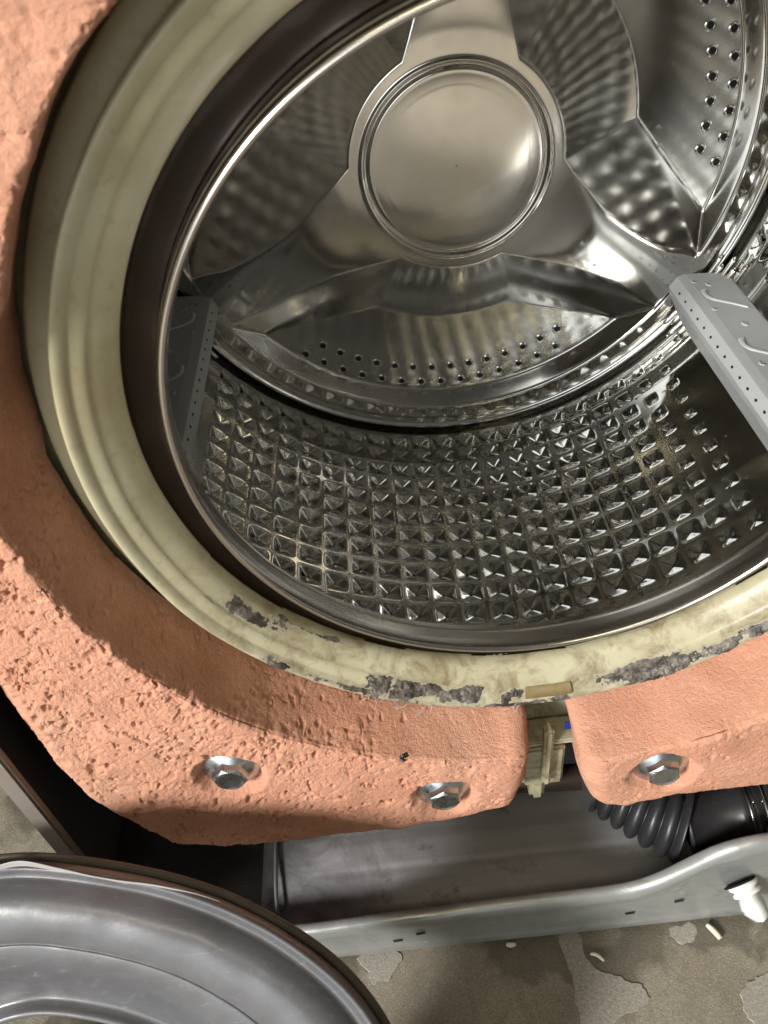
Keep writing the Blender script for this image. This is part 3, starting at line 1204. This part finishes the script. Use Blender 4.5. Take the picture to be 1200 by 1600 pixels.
rw_ = weight('concrete_counterweight', 'peach concrete weight with one bolt to the right of the gap, above the black hose', -81.0, -8, YR,
             ([-90, -60, -40, 0], [.2475, .252, .256, .256]), right_poly, [B3], .16, ((-1, 0), None), .012)
bolt(rw_, *B3, YR + .0082, (-.03, .08), .15)

# ------------------------------------------------------------------ cabinet
cab = thing('machine_cabinet', 'dark painted sheet metal cabinet shell with galvanised base and bent front rail', 'cabinet', (0, .15, ZF))
XS = -.3215
box('side_panel', (XS - .0012, -.0355, ZF + .004), (XS, .46, .36), M_panel, cab)
box('front_flange', (XS - .0012, -.0420, ZF + .004), (XS + .0115, -.0350, .30), M_edge, cab, .0015)
box('side_panel', (.340, -.052, ZF + .004), (.3412, .46, .36), M_panel, cab)
box('back_panel', (XS, .46, ZF + .004), (.3412, .4612, .36), M_panel, cab)

# base tray: flat floor, dished corner rising to the left
xs = np.concatenate([np.linspace(-.3205, -.215, 40), np.linspace(-.213, -.19, 14), np.linspace(-.188, .34, 90)])
ys = np.concatenate([np.linspace(-.0555, .05, 60), np.linspace(.055, .459, 30)])
X, Y = np.meshgrid(xs, ys, indexing='ij')
Z = np.full_like(X, -.440)
fold = -.207 + .10 * np.clip(-.035 - Y, 0, 1)
Z += np.where(X < fold, (fold - X) * .55, 0)
Z += .010 * np.exp(-((X - fold) / .006) ** 2) * sstep(.02, -.045, Y) * -.6
Z += -.0035 * sstep(-.19, -.178, X) * (1 - sstep(-.06, -.05, X)) * 0
Z += -.0006 * np.exp(-((Y + .005) / .003) ** 2) * sstep(-.19, -.15, X)
Z += -.0015 * sstep(.016, .03, Y) * sstep(-.19, -.15, X)
Z += .0007 * fbm(np.stack([X, Y, 0 * X], -1), .06, 2, 3)
Pt = np.stack([X, Y, Z], -1)
isp = 38
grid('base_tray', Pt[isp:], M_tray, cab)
grid('corner_gusset', Pt[:isp + 1], M_gusset, cab)
tube('gusset_fold', chaikin(np.array([(-.209, .06, -.4375), (-.208, .02, -.4370), (-.207, -.01, -.4365), (-.2045, -.035, -.4350), (-.199, -.050, -.4300)]), 3), .0016, M_rail, cab, 8)

# front rail: pressed channel whose top edge climbs at the right
xr = np.linspace(-.318, .345, 260)
ztop = np.interp(xr, [-.32, -.18, 0, .060, .072, .085, .100, .116, .128, .145, .345], [-.4115, -.410, -.3985, -.3975, -.394, -.386, -.372, -.354, -.345, -.3395, -.334])
for _ in range(10):
    ztop[1:-1] = (ztop[:-2] + 2 * ztop[1:-1] + ztop[2:]) / 4
prof = []
rows = []
for x, zt in zip(xr, ztop):
    zb = ZF + .0055
    k = sstep(.09, .14, x)
    pts = [(-.0500, -.4385), (-.0506, zt - .004), (-.0514, zt - .0012), (-.0530, zt), (-.0560, zt + .0002), (-.0590, zt - .0012), (-.0606, zt - .005), (-.0612, zt - .010),
           (-.0600 + .003 * k, zt - .018 - .012 * k), (-.0602 + .003 * k, (zt + zb) / 2), (-.0606, zb + .014), (-.0622, zb + .009), (-.0622, zb + .002), (-.0612, zb), (-.056, zb - .0004)]
    rows.append([(x, p[0], p[1]) for p in chaikin(pts, 2)])
Pr = np.array(rows)
Pr[..., 1] += .0005 * fbm(Pr, .04, 2, 8)
rail = grid('front_rail', Pr, M_rail, cab)
for (x, z, a) in ((-.1106, -.4387, .1), (-.0924, -.4290, .2), (.0677, -.433, .15), (.1031, -.4193, .2)):
    s = link('rail_slot', box_mesh('rail_slot', (-.0035, -.0004, -.0011), (.0035, .0004, .0011)), M_black, rail)
    s.location = (x, -.0611, z)
    s.rotation_euler = (0, -a, 0)

# ------------------------------------------------------------------ suspension rod behind the gap
rod = tag(tube('suspension_rod', np.array([(-.06, .045, -.405), (.0, .038, -.398), (.05, .032, -.392)]), .0105, M_rod, None, 20),
          'dark rusty rod lying behind the gap between the weights', 'rod')

# ------------------------------------------------------------------ drain hose
hose = thing('drain_hose', 'black corrugated rubber drain hose with wire clamp above the metal base', 'hose', (.14, -.02, -.438))
pth = chaikin(np.array([(.064, .026, -.396), (.083, .013, -.398), (.102, .000, -.400), (.121, -.010, -.4015)]), 4)
d = np.concatenate([[0], np.cumsum(np.linalg.norm(np.diff(pth, axis=0), axis=1))])
s = np.linspace(0, d[-1], 150)
pth = np.stack([np.interp(s, d, pth[:, i]) for i in range(3)], -1)
env = .0235 + .0090 * (s / d[-1])
ph = (s / d[-1] * 6.0) % 1
rib = np.where(ph < .5, np.sqrt(np.clip(1 - ((ph - .28) / .28) ** 2, 0, 1)), 0)
rib = np.clip(np.abs(np.cos(np.pi * ph)) ** .55, 0, 1)
tube('bellows', pth, env - .0075 * (1 - rib), M_hose, hose, 40)
c0, c1 = np.array([.121, -.0100, -.4012]), np.array([.185, -.0120, -.3890])
ss = np.array([0, .02, .04, .42, .62, .66, .70, .74, .80, .84, 1.0])
rc = np.array([.018, .0285, .0258, .0250, .0250, .0272, .0250, .0250, .0272, .0250, .0250])
tube('cuff', c0 + (c1 - c0) * ss[:, None], rc, M_hose, hose, 40)
for sgn, f in ((0, .715), (1, .77), (2, .88)):
    cc = c0 + (c1 - c0) * f
    ax = (c1 - c0) / np.linalg.norm(c1 - c0)
    u_ = np.cross(ax, [0, 0, 1.0])
    u_ /= np.linalg.norm(u_)
    v_ = np.cross(u_, ax)
    a = np.linspace(0, 2 * np.pi, 40, endpoint=False)
    rad_ = .0266
    tube('clamp_wire', cc + rad_ * (np.cos(a)[:, None] * u_ + np.sin(a)[:, None] * v_), .0011, M_wire, hose, 8, closed=True)
for dx in (0, .0065):
    tube('clamp_tang', chaikin(np.array([(.166 + dx, -.034, -.392), (.164 + dx, -.036, -.375), (.159 + dx, -.034, -.355), (.153 + dx, -.031, -.338)]), 2), .0011, M_wire, hose, 8)
tube('clamp_tang', chaikin(np.array([(.163, -.036, -.380), (.170, -.040, -.377), (.180, -.040, -.370), (.192, -.038, -.364)]), 2), .0011, M_wire, hose, 8)

pump = thing('pump_housing', 'white plastic housing at the right edge beside the hose clamp', 'pump', (.2, -.02, -.438))
tube('housing_body', np.array([(.186, -.012, -.389), (.188, -.012, -.3885), (.19, -.012, -.388), (.23, -.013, -.384)]), np.array([.020, .0285, .030, .030]), M_white, pump, 36)
tube('connector_pin', chaikin(np.array([(.172, -.046, -.331), (.18, -.047, -.328), (.20, -.046, -.322)]), 2), .0045, M_white, pump, 12)

# ------------------------------------------------------------------ white plug on the rail
plug = thing('plastic_plug', 'white plastic plug sticking out of the right end of the front rail', 'plug', (.150, -.062, -.41))


def oriented(name, prof, axis, up, base, mat, parent, seg=28, sq=1.0):
    ax = np.array(axis, float); ax /= np.linalg.norm(ax)
    u_ = np.cross(ax, up); u_ /= np.linalg.norm(u_)
    v_ = np.cross(u_, ax)
    a = np.linspace(0, 2 * np.pi, seg, endpoint=False)
    P = np.array([np.array(base) + ax * h + r_ * (np.cos(a)[:, None] * u_ + sq * np.sin(a)[:, None] * v_) for r_, h in prof])
    V = np.concatenate([P.reshape(-1, 3), [np.array(base) + ax * prof[-1][1]]])
    i = np.arange(seg)
    nn = len(prof)
    return link(name, mesh_np(name, V, [grid_faces(nn, seg, False, True), np.stack([np.full(seg, nn * seg), (nn - 1) * seg + i, (nn - 1) * seg + (i + 1) % seg], -1)]), mat, parent)


PB, PA = (.1465, -.0600, -.400), (.28, -.86, -.36)
oriented('collar', [(.0105, 0), (.0112, .0006), (.0112, .0026), (.0100, .0036), (.0088, .0040), (.0088, .0052), (.0105, .0058), (.0108, .0074), (.0098, .0084), (.004, .0086)], PA, (0, 0, 1), PB, M_white, plug)
import bmesh
bm = bmesh.new()
ax = np.array(PA); ax = ax / np.linalg.norm(ax)
u_ = np.cross(ax, [0, 0, 1.0]); u_ /= np.linalg.norm(u_)
v_ = np.cross(u_, ax)
tab = [(-.0075, .0078), (.0078, .0078), (.0100, .0180), (.0035, .0275), (-.0060, .0255), (-.0090, .0150)]
vs = []
for z_ in (-.0050, .0050):
    vs.append([bm.verts.new(np.array(PB) + u_ * a * (1 if z_ < 0 else .86) + ax * h + v_ * z_) for a, h in tab])
bm.faces.new(vs[0][::-1]); bm.faces.new(vs[1])
for i in range(len(tab)):
    j = (i + 1) % len(tab)
    bm.faces.new([vs[0][i], vs[0][j], vs[1][j], vs[1][i]])
bmesh.ops.recalc_face_normals(bm, faces=bm.faces[:])
bmesh.ops.bevel(bm, geom=bm.edges[:], offset=.0013, segments=3, affect='EDGES')
me = bpy.data.meshes.new('grip_tab'); bm.to_mesh(me); bm.free()
for p in me.polygons: p.use_smooth = True
link('grip_tab', me, M_white, plug)
oriented('socket_hole', [(.0118, .0002), (.0118, .0006)], PA, (0, 0, 1), (.1440, -.0603, -.3985), M_black, plug)

# ------------------------------------------------------------------ door gasket leaning on the machine
KS = 1.1
es = np.array([0, KS, 1]) / math.hypot(KS, 1)
en = np.array([0, -1, KS]) / math.hypot(KS, 1)
G0 = np.array([-.305, -.072, -.20]) + es * -.185
gas = thing('door_gasket', 'grey rubber door gasket ring leaning against the machine at the lower left', 'gasket', tuple(G0 + es * -.185))


def gasket_ring(name, prof, mat, wav=0.0, seed=0):
    prof = chaikin(np.array(prof, float), 2)
    a = np.linspace(0, 2 * np.pi, 420, endpoint=False)
    ad = np.degrees(a)
    # the loose ring is a little out of round: flatter at the top right
    rs = np.interp(ad, [0, 20, 29, 35, 54, 70, 80, 92, 120, 180, 270, 360], [.205, .202, .196, .188, .175, .168, .168, .173, .182, .187, .187, .205]) / .187
    for _ in range(160):
        rs = (np.roll(rs, 1) + 2 * rs + np.roll(rs, -1)) / 4
    r_, h_ = prof[:, 0], prof[:, 1]
    rad = rs[:, None] * r_[None]
    wave = (np.exp(-((ad - 100) / 4) ** 2) * -1.0 + np.exp(-((ad - 89) / 5) ** 2) * 1.0 - .5 * np.exp(-((ad - 74) / 7) ** 2) + .7 * np.exp(-((ad - 112) / 6) ** 2))[:, None]
    lipw = np.clip((r_ - .178) / .009, 0, 1)[None]
    rad = rad + wav * .0042 * wave * lipw
    hh = h_[None] + wav * .003 * wave * lipw
    P = G0 + rad[..., None] * (np.cos(a)[:, None, None] * np.array([1.0, 0, 0]) + np.sin(a)[:, None, None] * es) + hh[..., None] * en
    P = P + .0006 * fbm(P, .03, 2, seed)[..., None] * en
    if wav:
        win = sstep(50, 72, ad)
        P = P - (.0065 * (1 - win))[:, None, None] * en
        P = P[(ad > 52) & (ad < 150)]
    return grid(name, P, mat, gas, cu=not wav)


gasket_ring('rubber_bellows', [(.176, -.012), (.186, -.010), (.1868, -.004), (.1858, .0002), (.1835, .0005), (.1805, -.0022), (.1780, -.0026), (.1755, .0005), (.1705, .0050), (.164, .0070), (.156, .0068),
                               (.149, .0050), (.1430, .0026), (.1412, .0012), (.1405, .0024), (.133, .0008), (.124, -.0035), (.115, -.0100), (.106, -.0175), (.0985, -.0220), (.0950, -.0200), (.0925, -.0165), (.0895, -.0165), (.0880, -.020), (.086, -.035), (.092, -.05)], M_gasket, 0, 3)
gasket_ring('wavy_lip', [(.1842, .0006), (.1855, .0018), (.1867, .0032), (.1872, .0032), (.1871, .0026), (.1860, .0008)], M_lip, 1.0, 5)
gasket_ring('back_flange', [(.170, -.0155), (.1880, -.0155), (.1895, -.0145), (.1895, -.0125), (.1880, -.0115), (.175, -.0115)], M_flange, 0, 6)
# ------------------------------------------------------------------ crumbs on the floor
for nm, lab, pts, rad in (('debris_stick', 'pale broken stick on the floor below the white plug', [(.1300, -.0650, ZF + .003), (.1335, -.0695, ZF + .0032), (.1368, -.0760, ZF + .003)], [.0016, .0024, .0020]),
                          ('debris_sliver', 'small pale curled sliver on the concrete floor', [(.0360, -.0770, ZF + .0025), (.0395, -.0780, ZF + .0042), (.0425, -.0800, ZF + .0030), (.0450, -.0830, ZF + .0025)], [.0010, .0015, .0013, .0007]),
                          ('debris_crumb', 'tan crumb at the foot of the front rail', [(-.0270, -.0640, ZF + .003), (-.0235, -.0650, ZF + .0036), (-.0200, -.0645, ZF + .003)], [.0014, .0021, .0012])):
    tag(tube(nm, chaikin(np.array(pts), 1), np.interp(np.linspace(0, 1, len(chaikin(np.array(pts), 1))), np.linspace(0, 1, len(rad)), rad), M_debris, None, 9), lab, 'debris')

# ------------------------------------------------------------------ water beads left on the steel
V, F = [], []


def bead_at(c, n_, size):
    n_ = np.array(n_) / np.linalg.norm(n_)
    u_ = np.cross(n_, [.3, .5, .81]); u_ /= np.linalg.norm(u_)
    v_ = np.cross(n_, u_)
    b = len(V)
    st = random.uniform(.8, 1.5)
    for r_, h_ in ((1, -.1), (.92, .28), (.6, .52)):
        for q in range(10):
            a = 2 * math.pi * q / 10
            V.append(np.array(c) + size * (r_ * (st * math.cos(a) * u_ + math.sin(a) * v_) + h_ * n_))
    V.append(np.array(c) + size * .6 * n_)
    for l_ in (0, 1):
        for q in range(10):
            F.append([b + l_ * 10 + q, b + l_ * 10 + (q + 1) % 10, b + l_ * 10 + 10 + (q + 1) % 10, b + l_ * 10 + 10 + q])
    for q in range(10):
        F.append([b + 20 + q, b + 20 + (q + 1) % 10, b + 30])


for k in range(230):
    t = R(random.gauss(-78, 14))
    y = random.uniform(.10, .335)
    iu = (math.degrees(t) - TH0 + 49.245) / PT % 1
    iv = (y - .0795) / PY % 1
    m_ = max(abs(iu * 2 - 1), abs(iv * 2 - 1))
    h_ = max(0, 1 - m_ / 1.02) * .0037
    rr_ = RD + h_
    bead_at((rr_ * math.cos(t), y, rr_ * math.sin(t)), (-math.cos(t), 0, -math.sin(t)), random.choice((.0008, .001, .0014, .002)))
ti = np.argsort(rr)
for k in range(110):
    r_ = random.uniform(.09, .25)
    ia = random.randrange(len(Afull))
    ir = int(np.searchsorted(rr, r_))
    if -math.sin(Afull[ia]) < -.5: continue
    bead_at(Pb[ir, ia], (0, -1, 0), random.choice((.0006, .0008, .0011, .0015)))
me = mesh_np('water_beads', np.array(V), [np.array([f for f in F if len(f) == 4]), np.array([f for f in F if len(f) == 3])])
tag(link('water_beads', me, M_water, drum), kind='stuff')
